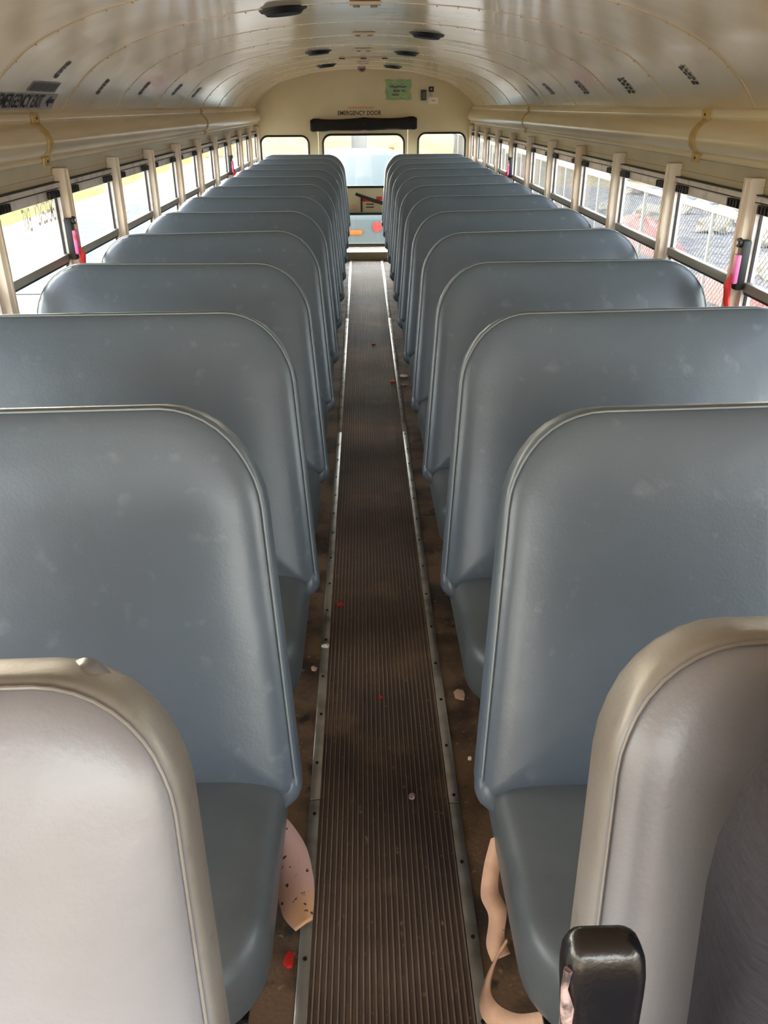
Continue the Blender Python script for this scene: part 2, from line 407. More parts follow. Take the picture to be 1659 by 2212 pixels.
# end wall at the front with windscreen opening
def curve_plate(name, outer, holes, y0, th, material, parent=None):
    cu = bpy.data.curves.new(name, 'CURVE'); cu.dimensions = '2D'; cu.fill_mode = 'BOTH'; cu.extrude = th/2
    for pts in [outer]+holes:
        sp = cu.splines.new('POLY'); sp.points.add(len(pts)-1)
        for q, (x, z) in zip(sp.points, pts): q.co = (x, z, 0, 1)
        sp.use_cyclic_u = True
    tmp = bpy.data.objects.new('tmp', cu); COL.objects.link(tmp)
    dg = bpy.context.evaluated_depsgraph_get(); dg.update()
    me = bpy.data.meshes.new_from_object(tmp.evaluated_get(dg)); me.name = name
    bpy.data.objects.remove(tmp)
    me.transform(Matrix.Translation((0, y0, 0)) @ Matrix.Rotation(PI/2, 4, 'X'))
    me.materials.clear(); me.materials.append(material)
    o = bpy.data.objects.new(name, me); COL.objects.link(o)
    if parent: part(o, parent)
    return o
def rr2(x0, x1, z0, z1, r, n=6, rb=None):
    rb = r if rb is None else rb
    out = []
    for cx, cz, a0, q in ((x1-r, z1-r, 0, r), (x0+r, z1-r, 90, r), (x0+rb, z0+rb, 180, rb), (x1-rb, z0+rb, 270, rb)):
        for k in range(n+1):
            a = math.radians(a0+90*k/n); out.append((cx+q*math.cos(a), cz+q*math.sin(a)))
    return out
def loop_tube(mb, pts2, y, r, n=6): mb.tube([(x, y, z) for x, z in pts2], r, n, closed=True)
arch = [(W+.02, -.02), (W+.02, 1.478)]+[(p_.x+.02, p_.y+.01) for p_ in _pp[::-1][::2]]+[(-p_.x-.02, p_.y+.01) for p_ in _pp[::2]]+[(-W-.02, 1.478), (-W-.02, -.02)]
o = curve_plate('wall_front', arch, [rr2(-1.05, 1.05, .62, 1.66, .1)], YF, .03, M['wall']); tag(o, 'front end wall of the bus around the windscreen', 'wall', kind=ROOM)
DX0, DX1 = -.486, .454
LW = rr2(-1.085, -.585, .93, 1.205, .075); RWN = rr2(.562, 1.055, .93, 1.225, .075)
o = curve_plate('wall_back', arch, [LW, RWN, [(DX0, .085), (DX1, .085), (DX1, 1.33), (DX0, 1.33)]], YR+.015, .03, M['rear_wall'])
tag(o, 'cream rear end wall of the bus above and beside the emergency door', 'wall', kind=ROOM)
# upper seam strip
m = MB().box(-.95, .95, YR-.003, YR, 1.648, 1.650); m.box(-W, W, YR-.003, YR, 1.285, 1.288)
for nme, pts, lb in (('left', LW, 'window_%d' % wn), ('right', RWN, 'window_%d' % (wn+1))):
    e = empty(lb, (sum(p_[0] for p_ in pts)/len(pts), YR, .93)); tag(e, 'small rounded rear window %s of the emergency door' % nme, 'window', kind=ROOM)
    mb = MB(); loop_tube(mb, pts, YR, .011); part(mb.build('rubber_seal', M['black'], None), e)
    part(curve_plate('pane', pts, [], YR+.015, .004, M['glass']), e)
wn += 2
# rear emergency door
e = empty('door_1', (-.016, YR, .085)); tag(e, 'rear emergency door with large window, lower glass and black lever', 'door', kind=ROOM)
U1 = rr2(-.436, .414, .705, 1.215, .085, rb=.03); U2 = rr2(-.42, .40, .115, .43, .03)
part(curve_plate('door_panel', [(DX0+.004,.09),(DX1-.004,.09),(DX1-.004,1.325),(DX0+.004,1.325)], [U1, U2], YR+.012, .024, M['rear_wall']), e)
mb = MB(); loop_tube(mb, U1, YR, .012); mb.box(-.43,.41,YR-.01,YR+.002,.70,.718); part(mb.build('window_seal', M['black'], None), e)
mb = MB(); loop_tube(mb, U2, YR, .011); mb.box(-.43,.41,YR-.02,YR,.428,.446); mb.box(-.45,.43,YR-.03,YR+.0,.092,.112); part(mb.build('lower_seal', M['black'], None), e)
part(curve_plate('window_pane', U1, [], YR+.014, .004, M['glass']), e)
part(curve_plate('lower_pane', U2, [], YR+.014, .004, M['glass']), e)
mb = MB()
mb.add([(-.105,0,.655),(-.10,0,.615),(.175,0,.535),(.175,0,.575)], [(0,1,2,3)])
mb = MB().tube([(-.105, YR-.05, .642), (0, YR-.055, .605), (.09, YR-.05, .573), (.19, YR-.045, .545)], [.016,.017,.02,.02], 8)
part(mb.build('lever', M['black'], None), e)
mb = MB().box(-.052,-.034,YR-.03,YR-.0,.455,.60,.003); part(mb.build('latch_rod', M['black'], None), e)
mb = MB().box(-.05,.06,YR-.008,YR-.0,.56,.60,.002); mb.box(.12,.18,YR-.008,YR,.575,.61,.002); part(mb.build('red_label', M['red'], None), e)
mb = MB().box(.005,.09,YR-.004,YR,.527,.537); mb.box(.005,.09,YR-.004,YR,.497,.507); part(mb.build('instruction_lines', M['ink'], None), e)
mb = MB()
for j in range(4): mb.box(-.16+.008*(j % 2),-.085-.006*(j % 2),YR-.003,YR,.475+j*.016,.480+j*.016)
part(mb.build('small_red_notice', M['ink_red'], None), e)

# ------------------------------------------------------------------ text helper
def text_mesh(s, size, bold=0, align='LEFT', extrude=0):
    cu = bpy.data.curves.new('t', 'FONT'); cu.body = s; cu.size = size; cu.offset = bold; cu.align_x = align; cu.resolution_u = 3
    tmp = bpy.data.objects.new('tmp', cu); COL.objects.link(tmp)
    dg = bpy.context.evaluated_depsgraph_get(); dg.update()
    me = bpy.data.meshes.new_from_object(tmp.evaluated_get(dg)); bpy.data.objects.remove(tmp); return me
def text_obj(name, s, size, fn, material, parent=None, bold=0, align='LEFT', sx=1, sy=1):
    me = text_mesh(s, size, bold, align); me.name = name
    for v in me.vertices: v.co = fn(v.co.x*sx, v.co.y*sy)
    me.materials.clear(); me.materials.append(material)
    o = bpy.data.objects.new(name, me); COL.objects.link(o)
    if parent: part(o, parent)
    return o
rearfn = lambda x0, z0, off=.003: (lambda a, b: Vector((x0+a, YR-off, z0+b)))

e = empty('emergency_door_sign', (-.05, YR, 1.40)); tag(e, 'black EMERGENCY DOOR lettering above the rear door', 'sign')
text_obj('lettering', 'EMERGENCY DOOR', .058, rearfn(-.05, 1.398), M['ink'], e, .001, 'CENTER', .86, 1)
e = empty('small_red_sign', (-.07, YR, 1.46)); tag(e, 'thin faint red strip sign just over the EMERGENCY DOOR lettering', 'sign')
part(MB().box(-.17, .10, YR-.003, YR, 1.452, 1.478).build('plate', M['orange_panel'], None, 0), e)
mb = MB()
for j, x in enumerate((-.155,-.12,-.09,-.05,-.02,.015,.05,.075)): mb.box(x, x+.018, YR-.0045, YR-.003, 1.459, 1.471)
part(mb.build('red_marks', M['ink_red'], None, 0), e)
# rolled black pad
mb = MB(); rings = []
for i in range(41):
    t = i/40; x = -.557+1.10*t
    dip = sum(math.exp(-((t-c)/.035)**2) for c in (.06, .5, .94))
    zc = 1.302+.016*t+.010*dip*.6; hz = .062-.008*math.sin(t*PI*2)**2; hy = .035-.014*dip*.7
    if i in (0, 40): hz *= .8; hy *= .7
    rings.append([(x, YR-.042+hy*math.cos(a)*abs(math.cos(a))**-.3 if abs(math.cos(a)) > 1e-4 else YR-.042, zc+hz*math.sin(a)*(abs(math.sin(a))**-.35 if abs(math.sin(a)) > 1e-4 else 1)) for a in [2*PI*k/20 for k in range(20)]])
e = empty('header_pad', (0, YR-.04, 1.25)); tag(e, 'long black vinyl head pad bolted over the rear emergency door', 'pad')
pd_ = part(mb.rings(rings).build('pad', M['black_gloss'], None, 60), e)
for x in (-.49, -.01, .475): part(MB().cyl((x, YR-.078, 1.315), .008, .012, 'Y', 10).build('button', M['black'], None), pd_)
# green poster, black box, notes
e = empty('green_notice', (.355, YR, 1.53)); tag(e, 'crinkled green paper notice taped to the rear wall', 'notice')
rows = []
for i in range(13):
    z = 1.535+.185*i/12
    rows.append([(.222+.262*j/16+.006*math.sin(i*.9), YR-.006-.004*math.sin(j*.9+i*.7)-.003*math.cos(i*1.7), z+.003*math.sin(j*.8)) for j in range(17)])
part(MB().sheet(rows).build('paper', M['green_paper'], None), e)
mb = MB()
for z, a, b in ((1.648,.265,.43),(1.612,.30,.37),(1.612,.385,.42),(1.575,.285,.36)):
    mb.sheet([[(a+(b-a)*j/8, YR-.017, z+dz+.004*math.sin(j*1.7)) for j in range(9)] for dz in (0, .012)])
part(mb.build('dark_scribbles', M['ink_grey'], None, 0), e)
e = empty('black_box', (.61, YR, 1.52)); tag(e, 'small black upright box on the rear wall right of the green notice', 'box')
part(MB().box(.585, .638, YR-.03, YR, 1.53, 1.625, .004).build('case', M['ink'], None), e)
part(MB().box(.593, .630, YR-.033, YR-.029, 1.54, 1.615, .002).build('grille', M['ink_grey'], None), e)
e = empty('square_label', (.69, YR, 1.6)); tag(e, 'tiny black square label with a white mark on the rear wall', 'label')
part(MB().box(.663, .715, YR-.004, YR, 1.607, 1.655).build('plate', M['ink'], None, 0), e)
part(MB().box(.682, .696, YR-.0055, YR-.004, 1.626, 1.636).build('mark', M['white'], None, 0), e)
e = empty('paper_note', (.715, YR, 1.5)); tag(e, 'pale paper note with faint red line at the right of the rear wall', 'note')
part(MB().box(.66, .762, YR-.004, YR, 1.495, 1.558).build('paper', M['white'], None, 0), e)
part(MB().box(.695, .728, YR-.0055, YR-.004, 1.522, 1.531).build('red_mark', M['ink_red'], None, 0), e)
part(MB().box(.67, .70, YR-.0045, YR, 1.565, 1.60).build('blue_slip', M['sticker'], None, 0), e)

# ------------------------------------------------------------------ ceiling fittings
spk = [(-.30,3.37,'left of centre in the near ceiling'),(.295,4.55,'right of centre in the near ceiling'),(-.296,5.93,'left of centre in the middle of the ceiling'),(.275,6.12,'right of centre in the middle of the ceiling'),(-.319,7.84,'left of centre near the rear wall'),(.258,8.27,'right of centre near the rear wall')]
for x, y, w in spk:
    z = ceil_z(x); e = empty('ceiling_speaker', (x, y, z)); tag(e, 'round black speaker grille '+w, 'speaker', 'black ceiling speakers')
    e.rotation_euler = (0, math.atan2(.03*(-1 if x < 0 else 1), .35)*1.2, 0)
    MB().cyl((0,0,-.008), .082, .008, n=28, r2=.088).build('rim', M['black'], e)
    MB().cyl((0,0,-.02), .062, .012, n=28, r2=.074).build('grille', M['speaker'], e)
for y, nmz in ((3.27,'nearest'),(4.6,'second'),(5.86,'third'),(7.6,'farthest')):
    e = empty('ceiling_bracket', (-.01, y, 1.81)); tag(e, 'small cream bracket on the ceiling centreline, %s of four from the camera' % nmz, 'bracket', 'centreline ceiling brackets')
    MB().box(-.055,.055,-.022,.022,-.012,.0,.004).build('plate', M['cove'], e)
    for s in (-1,1): MB().cyl((s*.03,0,-.018), .012, .006, n=12).build('screw_head', M['rail'], e)
e = empty('marker_lamp_panel', (-.007, 6.93, 1.81)); tag(e, 'tan strip across the rear ceiling with three dark holes', 'panel')
MB().box(-.26,.26,-.05,.05,-.006,.0,.002).build('panel', M['orange_panel'], e)
for x in (-.16, 0, .16): MB().cyl((x,-.01,-.013), .022, .007, n=12).build('hole_plug', M['ink'], e)
e = empty('red_lamp', (-.02, 8.75, 1.81)); tag(e, 'small dark red round lamp on the ceiling before the rear wall', 'lamp')
MB().cyl((0,0,-.012), .04, .012, n=16).build('base', M['rail'], e)
MB().rings([[(r*math.cos(2*PI*k/16), r*math.sin(2*PI*k/16), z) for k in range(16)] for r, z in ((.038,-.012),(.034,-.025),(.022,-.036),(.006,-.041))]).build('lens', mat('red_lens', srgb(110,26,26), .4), e)

# stickers on the curved ceiling sides
def ceil_decal(name, label, cat, side, s0, s1, y0, y1, base, marks, material, group=None):
    e = empty(name, ceil_pt(s0, (y0+y1)/2, side)); tag(e, label, cat, group)
    def patch(a0, a1, b0, b1, off):
        return MB().sheet([[ceil_pt(a0+(a1-a0)*i/6, b0+(b1-b0)*j, side, off) for i in range(7)] for j in (0, 1)])
    if base: part(patch(s0, s1, y0, y1, .0015).build('backing', base, None, 0), e)
    for sel in ([m_ for m_ in marks if m_[2] < .5], [m_ for m_ in marks if m_[2] >= .5]):
        if not sel: continue
        mb = MB()
        for (a0, a1, b0, b1) in sel:
            q = patch(s0+(s1-s0)*a0, s0+(s1-s0)*a1, y0+(y1-y0)*b0, y0+(y1-y0)*b1, .003); mb.add(q.v, q.f)
        part(mb.build('text_column', material, None, 0), e)
    return e
def arcs_at_z(z):
    s = 0
    while ceil_pt(s, 0).z < z and s < ARC: s += .004
    return s
for (y, z, w_) in ((3.02,1.575,.03),(3.62,1.535,.035),(4.28,1.54,.045),(5.0,1.545,.06),(5.62,1.54,.06)):
    s = arcs_at_z(z)
    ceil_decal('ceiling_sticker', 'thin dark slanted sticker on the left ceiling side, %.1f m down the bus' % y, 'sticker', -1, s, s+.075, y, y+w_, M['sticker_clear'], [(0,.25,0,1),(.32,.5,.1,.9),(.56,.7,0,1),(.75,1,.05,1)], M['ink_grey'], 'slanted ceiling stickers')
for (y, z, w_) in ((2.93,1.545,.05),(3.66,1.53,.085),(4.38,1.535,.09),(5.14,1.54,.09),(5.64,1.54,.05)):
    s = arcs_at_z(z)
    mk = [(0,.16,0,.38),(.22,.40,.02,.36),(.46,.62,0,.38),(.68,.84,.05,.38),(.9,1,0,.36),(.0,.2,.62,1),(.28,.44,.62,.98),(.5,.7,.62,1),(.78,1,.64,1)]
    ceil_decal('ceiling_sticker', 'black two-column sticker on the right ceiling side, %.1f m down the bus' % y, 'sticker', 1, s, s+.08, y, y+w_, None, mk, M['ink'], 'slanted ceiling stickers')
# EMERGENCY EXIT sticker
s = arcs_at_z(1.488)
e = empty('emergency_exit_sticker', ceil_pt(s, 2.85, -1)); tag(e, 'grey EMERGENCY EXIT sticker with arrow above the near left window', 'sign')
def lfn(y0, s0, off=.003): return lambda a, b: ceil_pt(s0+b, y0+a, -1, off)
part(MB().sheet([[ceil_pt(s-.004+.058*i/6, yy, -1, .0015) for i in range(7)] for yy in (2.68, 3.19)]).build('backing', M['sticker'], None, 0), e)
text_obj('lettering', 'EMERGENCY EXIT', .058, lfn(2.69, s+.005), M['ink'], e, .0012, 'LEFT', .80, 1.12)
mb = MB()
ar = [(3.10,.022),(3.135,.045),(3.135,.031),(3.175,.031),(3.175,.015),(3.135,.015),(3.135,.0)]
q = [ceil_pt(s+.004+b, a, -1, .003) for a, b in ar]; mb.add(q, [(0,1,2),(0,2,5),(2,3,4,5),(0,5,6)])
part(mb.build('arrow', M['ink'], None, 0), e)
s2 = s+.060
e = empty('instruction_sticker', ceil_pt(s2, 2.9, -1)); tag(e, 'smaller grey instruction sticker just above the EMERGENCY EXIT sticker', 'sign')
part(MB().sheet([[ceil_pt(s2+.042*i/4, yy, -1, .0015) for i in range(5)] for yy in (2.88, 3.14)]).build('backing', M['sticker'], None, 0), e)
mb = MB()
for j in range(12):
    yy = 2.89+j*.0205; mb.sheet([[ceil_pt(s2+.004+.034*i/3, yy+d, -1, .003) for i in range(4)] for d in (0, .011 if j % 3 else .015)])
part(mb.build('dark_marks', M['ink_grey'], None, 0), e)
# mirrored lettering on the near left exit window (reads from outside)
wl = bpy.data.objects['window_3']
gf = lambda y0, z0: (lambda a, b: Vector((-W-.0055, y0-a, z0+b)))
text_obj('window_lettering', 'EMERGENCY', .085, gf(3.135, 1.125), M['ink_faint'], wl, .0004, 'LEFT', .40, 1.25)
text_obj('window_lettering', 'EXIT', .085, gf(2.90, 1.118), M['ink_faint'], wl, .0004, 'LEFT', .42, 1.25)

# ------------------------------------------------------------------ seats
def rr_ring(x0, x1, z0, z1, rt, rb, ins, n=8):
    rt = max(.012, rt-ins); rb = max(.012, rb-ins)
    x0 += ins; x1 -= ins; z0 += ins; z1 -= ins
    out = []
    for cx, cz, a0, q in ((x1-rt, z1-rt, 0, rt), (x0+rt, z1-rt, 90, rt), (x0+rb, z0+rb, 180, rb), (x1-rb, z0+rb, 270, rb)):
        for k in range(n+1):
            a = math.radians(a0+90*k/n)
            out.append((cx+q*math.cos(a), cz+q*math.sin(a)))
    return out
LEAN = math.radians(17.5)
HB = .708; RT = .172
def lean_fn(v):  # local back plane (x, y normal, z along) -> seat space; origin at floor under back's bottom
    return Vector((v.x, v.y*math.cos(LEAN)+v.z*math.sin(LEAN), .36+v.z*math.cos(LEAN)-v.y*math.sin(LEAN)))
def make_seat(side, light=False, seed=0, rt=RT, ex=0, barrier=False):
    rnd = random.Random(seed)
    """side -1 left, +1 right. local x=0 is the aisle centre."""
    root = empty('crash_barrier' if barrier else 'bench_seat', (0,0,0))
    X0, X1 = (.157-ex, 1.095)
    if side < 0: X0, X1 = -X1, -X0
    prof = [(.10,.046),(.03,.045),(.012,.041),(.003,.034),(0,.024),(0,-.014),(.001,-.022),(.004,-.028),(.0075,-.030),(.009,-.032),(.016,-.040),(.028,-.047),(.05,-.053),(.10,-.060),(.17,-.064)]
    rs = []
    for ins, y in prof:
        # sides slightly narrower at the bottom
        rs.append([(x, y, z) for x, z in rr_ring(X0, X1, 0, HB, rt, .035, ins)])
    mb = MB().rings(rs)
    p1, p2, p3 = rnd.uniform(0,6), rnd.uniform(0,6), rnd.uniform(0,6)
    def warp(v):
        w = .0035*math.sin(v.x*7+p1+v.z*3)+.003*math.sin(v.z*9+p2)+.002*math.sin(v.x*17+v.z*11+p3)
        zt = v.z+(.005*math.sin(v.x*6+p2) if v.z > .5 else 0)
        fr_ = (X1-v.x if side > 0 else v.x-X0)/(X1-X0)   # 1 at the aisle edge
        return lean_fn(Vector((v.x+side*.085*min(v.z, .62)*fr_, v.y+w, zt)))
    mb.xf(warp)
    back = mb.build('backrest', M['vinyl_light'] if light else M['vinyl'], root, 50)
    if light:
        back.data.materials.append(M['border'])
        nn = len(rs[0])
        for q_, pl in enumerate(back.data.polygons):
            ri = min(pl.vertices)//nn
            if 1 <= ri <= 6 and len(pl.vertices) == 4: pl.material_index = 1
    ring = [(x, -.033, z) for x, z in rr_ring(X0, X1, 0, HB, rt, .035, .0065, 10)]
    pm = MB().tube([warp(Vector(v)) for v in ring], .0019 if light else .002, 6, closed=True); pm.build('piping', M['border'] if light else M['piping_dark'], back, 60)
    # loose tuck at the aisle bottom corner
    xa = X1 if side < 0 else X0; s_ = 1 if side > 0 else -1
    prf = [(.006,.05),(.001,.03),(.001,.012),(.006,.0),(.018,-.012),(.030,-.021),(.040,-.025),(.047,-.020),(.049,-.004),(.046,.02),(.040,.05)]
    rs2 = []
    for yy, g in ((.030,.6),(.038,.0) if 0 else (.024,.15),(0,0),(-.022,.0),(-.036,.12),(-.044,.45)):
        rs2.append([(xa+s_*(.025+(a-.025)*(1-g)), yy, .015+(b-.015)*(1-g)) for a, b in prf])
    MB().rings(rs2).xf(lean_fn).build('corner_tuck', M['vinyl_light'] if light else M['vinyl'], root, 60)
    # cushion : plan rounded rect, front corners large
    def plan(ins, z, n=8):
        x0, x1 = X0+(.03 if side > 0 else 0)+ins, X1-(.03 if side < 0 else 0)-ins; ya, yb = -.425+ins, .055-ins
        rf, rbk = max(.02, .12-ins), max(.01, .03-ins)
        out = []
        for cx, cy, a0, q in ((x1-rbk, yb-rbk, 0, rbk), (x0+rbk, yb-rbk, 90, rbk), (x0+rf, ya+rf, 180, rf), (x1-rf, ya+rf, 270, rf)):
            for k in range(n+1):
                a = math.radians(a0+90*k/n); out.append((cx+q*math.cos(a), cy+q*math.sin(a), z))
        return out
    rs = [plan(i_, z) for i_, z in ((.03,.292),(.012,.295),(.004,.306),(0,.325),(0,.372),(.001,.392),(.006,.406),(.016,.418),(.032,.426),(.06,.431),(.11,.435),(.17,.437))]
    cm = MB().rings(rs)
    def cw(v):
        w = .004*math.sin(v.x*9+p2+v.y*7) if v.z > .40 else 0
        return Vector((v.x, v.y, v.z+w-.055*max(0, (v.y+.30))*(1 if v.z > .38 else .5)))
    if not barrier: cm.xf(cw).build('cushion', M['vinyl_seat'], root, 50)
    if barrier:
        for xx in (X0+.16, X1-.16):
            MB().tube([lean_fn(Vector((xx, .0, .25))), lean_fn(Vector((xx, .0, -.02))), (xx, -.03, .20), (xx, -.03, .006)], .0125, 10).build('leg', M['steel'], root)
            MB().box(xx-.03, xx+.03, -.07, .01, 0, .006, .002).build('foot_plate', M['steel'], root)
        return root
    # frame and legs
    fm = MB()
    a, b = sorted((X0+.04, X1-.03))
    for y in (-.36, -.02): fm.tube([(X0+(.03 if side < 0 else .10), y, .282), (X1-(.10 if side < 0 else .02), y, .282)], .0125, 8)
    xg = X1-.13 if side < 0 else X0+.13
    fm.tube([(xg, -.38, .282), (xg, .0, .282), (xg, .035, .30), (xg, .06, .45)], .0125, 8)
    fm.box(X0+.06, X1-.06, -.38, .02, .284, .292)
    fm.build('seat_frame', M['steel'], root)
    for yy in (-.36, -.03):
        lg = MB().tube([(xg, yy, .28), (xg, yy, .006)], .0125, 10); lg.build('leg', M['steel'], root)
    ft = MB().box(xg-.015, xg+.015, -.38, -.01, 0, .005, .001); ft.build('foot_plate', M['steel'], root)
    wb = X0 if side < 0 else X1
    MB().box(min(wb, side*W), max(wb, side*W), -.40, .02, .27, .285).build('wall_bracket', M['steel'], root)
    return root
YTL, YTR, SP = 1.331, 1.310, .705
BOFF = .222   # silhouette top to bottom of back
protoL = [make_seat(-1, seed=i) for i in range(3)]; protoR = [make_seat(1, seed=10+i) for i in range(3)]
used = set()
names = ['first','second','third','fourth','fifth','sixth','seventh','eighth','ninth','tenth','eleventh','twelfth','last']
for side, protos, y0, nm in ((-1, protoL, YTL, 'left'), (1, protoR, YTR, 'right')):
    for k in range(12):
        p_ = protos[k % 3]
        r = p_ if (side, k % 3) not in used else copy_tree(p_)
        used.add((side, k % 3))
        r.location = (0, y0+k*SP-BOFF, 0)
        tag(r, 'grey-blue vinyl bench seat %s of the aisle, %s' % (nm, (names[k]+' behind the pale barrier') if k < 11 else 'rearmost by the emergency door'), 'bench seat', 'bench seats in two columns')
# first row, paler and taller in view
r = make_seat(-1, True, 21, .125, .008, barrier=True); r.location = (0, .60-BOFF, .005); tag(r, 'pale worn padded barrier nearest the camera on the left, with a split seam on top', 'barrier')
frontL = r
r = make_seat(1, True, 22, .13, .020, barrier=True); r.location = (0, .615-BOFF, .026); tag(r, 'pale grey padded barrier on the right, directly behind the dark driver seat', 'barrier')
frontR = r
# torn flaps
def ribbon(name, pts, w_dir, w, material, parent, th=.004):
    pts = [Vector(p_) for p_ in catmull3(pts, 6)]; d = Vector(w_dir)
    rows1 = [[p_-d*w/2 for p_ in pts], [p_+d*w/2 for p_ in pts]]
    o = MB().sheet(rows1).build(name, material, parent, 70)
    md = o.modifiers.new('thick', 'SOLIDIFY'); md.thickness = th; md.offset = 0
    return o
def catmull3(P, n):
    out = []
    for i in range(len(P)-1):
        p0 = Vector(P[max(i-1,0)]); p1 = Vector(P[i]); p2 = Vector(P[i+1]); p3 = Vector(P[min(i+2,len(P)-1)])
        for k in range(n):
            t = k/n; out.append(.5*((2*p1)+(-p0+p2)*t+(2*p0-5*p1+4*p2-p3)*t*t+(-p0+3*p1-3*p2+p3)*t**3))
    out.append(Vector(P[-1])); return out
FLAPS_HERE = None

# ------------------------------------------------------------------ driver's seat
e = empty('driver_seat', (.45, .42, 0)); tag(e, 'dark textured driver seat back in the lower right corner with black armrest', 'driver seat')
mb = MB(); rs = []
for ins, y in ((.06,.07),(.015,.065),(0,.045),(0,.0),(.005,-.02),(.02,-.035),(.05,-.045),(.12,-.05)):
    rs.append([(x, .365+y+(z-1)*.16, z) for x, z in rr_ring(.218, .74, .42, 1.185, .21, .04, ins)])
db_ = part(mb.rings(rs).build('backrest', M['driver'], None, 50), e)
mb = MB().tube([(x, .365-.05+(z-1)*.16, z) for x, z in rr_ring(.218, .74, .42, 1.185, .21, .04, .05, 10)], .006, 6, closed=True); part(mb.build('piping', M['worn_edge'], None), db_)
rs = [[(x, y, z) for x, y in rr_ring(.21, .72, -.22, .26, .06, .08, ins)] for ins, z in ((.03,.34),(0,.36),(0,.43),(.02,.46),(.08,.475))]
part(MB().rings(rs).build('cushion', M['driver'], None, 50), e)
part(MB().box(.3,.6,.0,.3,0,.34,.02).build('pedestal', M['steel'], None), e)
# folded-up armrest
rs = []
cx, cz0, cz1 = .128, .62, .985
path = [(cz0, .0), (.70, .0), (.80, .0), (.88, .0), (.93, .001), (.945, .002), (.960, .005), (.969, .011), (.974, .020), (.976, .032)]
for z, ins in path:
    hx, hy = .031-ins*.6-.05*(.976-z), .017-ins*.4
    rs.append([(cx+x+.07*(.976-z)-.003, .352+y, z+.018) for x, y in rr2(-hx, hx, -hy, hy, min(.011,hy*.8), 4)])
ar_ = part(MB().rings(rs).build('armrest', M['black_worn'], None, 60), e)
we = MB().tube([(cx-.004, .336, .70), (cx-.013, .336, .78), (cx-.018, .336, .84), (cx-.0205, .337, .88), (cx-.0245, .336, .915), (cx-.0265, .337, .94), (cx-.030, .338, .96), (cx-.028, .341, .976)], [.003,.004,.003,.0045,.003,.005,.0025,.003], 7)
we = part(we.build('worn_armrest_edge', M['worn_edge'], None, 60), ar_)
part(MB().cyl((cx+.02, .375, .60), .02, .06, 'X', 12).build('armrest_pivot', M['steel'], None), ar_)

# ------------------------------------------------------------------ litter on the floor
def scrap(x, y, z, sx, sy, material, label, name='litter_scrap', seed=1):
    r_ = random.Random(seed); n = 7
    pts = [(x+sx*math.cos(2*PI*k/n)*r_.uniform(.6,1), y+sy*math.sin(2*PI*k/n)*r_.uniform(.6,1), z+.003+r_.uniform(0,.006)) for k in range(n)]
    m = MB().add(pts+[(x, y, z+.009)], [(k, (k+1) % n, n) for k in range(n)])
    m.add([(p_[0], p_[1], z) for p_ in pts]+[(x, y, z)], [((k+1) % n, k, n) for k in range(n)])
    for k in range(n): m.f.append((k, (k+1) % n, n+1+(k+1) % n, n+1+k))
    o = m.build(name, material, None, 30); tag(o, label, 'litter', 'scraps of litter on the floor'); return o
seatL1 = protoL[0]; seatR1 = protoR[0]
# torn beige backing hanging from the second-row cushions
o_e = [(-.203,1.095,.325),(-.172,1.065,.31),(-.146,1.02,.302),(-.131,.95,.30),(-.130,.888,.298)]
i_e = [(-.215,1.085,.312),(-.206,1.02,.295),(-.196,.96,.285),(-.182,.905,.285),(-.160,.874,.29)]
O = catmull3(o_e, 6); I = catmull3(i_e, 6)
rows = [O, [a.lerp(b, .5)+Vector((.004,0,.006)) for a, b in zip(O, I)], I]
o = MB().sheet(rows).build('torn_backing', M['pinkboard'], None, 70); md = o.modifiers.new('thick', 'SOLIDIFY'); md.thickness = .005
part(o, seatL1); o['label'] = 'curled pinkish backing board hanging loose from the cushion'
o = ribbon('torn_backing', [(.196,1.02,.33),(.180,.985,.30),(.172,.95,.27),(.180,.91,.27),(.172,.875,.25),(.178,.85,.24)], (.9,.15,.35), .034, M['tan'], None); part(o, seatR1); o['label'] = 'torn beige backing strip below the cushion'
o = ribbon('torn_backing', [(.182,.86,.25),(.160,.835,.235),(.146,.80,.225),(.150,.765,.235),(.176,.738,.250),(.212,.725,.275),(.25,.72,.285)], (.45,.35,.8), .036, M['tan'], None); part(o, seatR1); o['label'] = 'curled beige strip looped below the front of the cushion'
# split seam flap on the near left seat, hole of the near-left corner
o = ribbon('split_seam_flap', [(-.31,.598,1.026),(-.296,.602,1.034),(-.283,.600,1.034),(-.272,.597,1.024),(-.262,.594,1.010)], (0,1,.1), .022, M['vinyl_light'], None, .003); part(o, frontL)

scrap(-.125,2.264,.006,.014,.012, M['red'], 'small bright red scrap beside the left aisle strip, midway along the near aisle', seed=1)
scrap(-.002,1.788,.006,.006,.006, M['red'], 'tiny red crumb in the middle of the near aisle mat', seed=2)
scrap(-.196,1.019,0,.013,.02, M['red'], 'bright red plastic scrap left of the aisle strip nearest the camera', seed=3)
scrap(.027,5.538,.006,.022,.02, M['red'], 'small red scrap far down the middle of the aisle mat', seed=4)
scrap(.132,4.672,.006,.022,.018, M['red'], 'red scrap at the right edge of the aisle mat far from the camera', seed=5)
scrap(.205,4.80,0,.03,.04, M['white'], 'crumpled white paper beside the right aisle strip', seed=6)
scrap(.066,1.424,.006,.011,.013, M['worn_edge'], 'greyish flake on the right half of the near mat', seed=7)
scrap(.222,1.80,0,.022,.03, M['tan'], 'torn beige fluff under the third right seat beside the strip', seed=8)
scrap(-.165,2.033,.008,.016,.012, M['white'], 'whitish crumbs on the left aisle strip', seed=9)
scrap(.221,1.55,0,.006,.006, M['white'], 'tiny white crumb right of the aisle strip in the near aisle', seed=10)
scrap(.20,4.62,0,.03,.02, M['worn_edge'], 'dull pale scrap beside the crumpled white paper', seed=11)
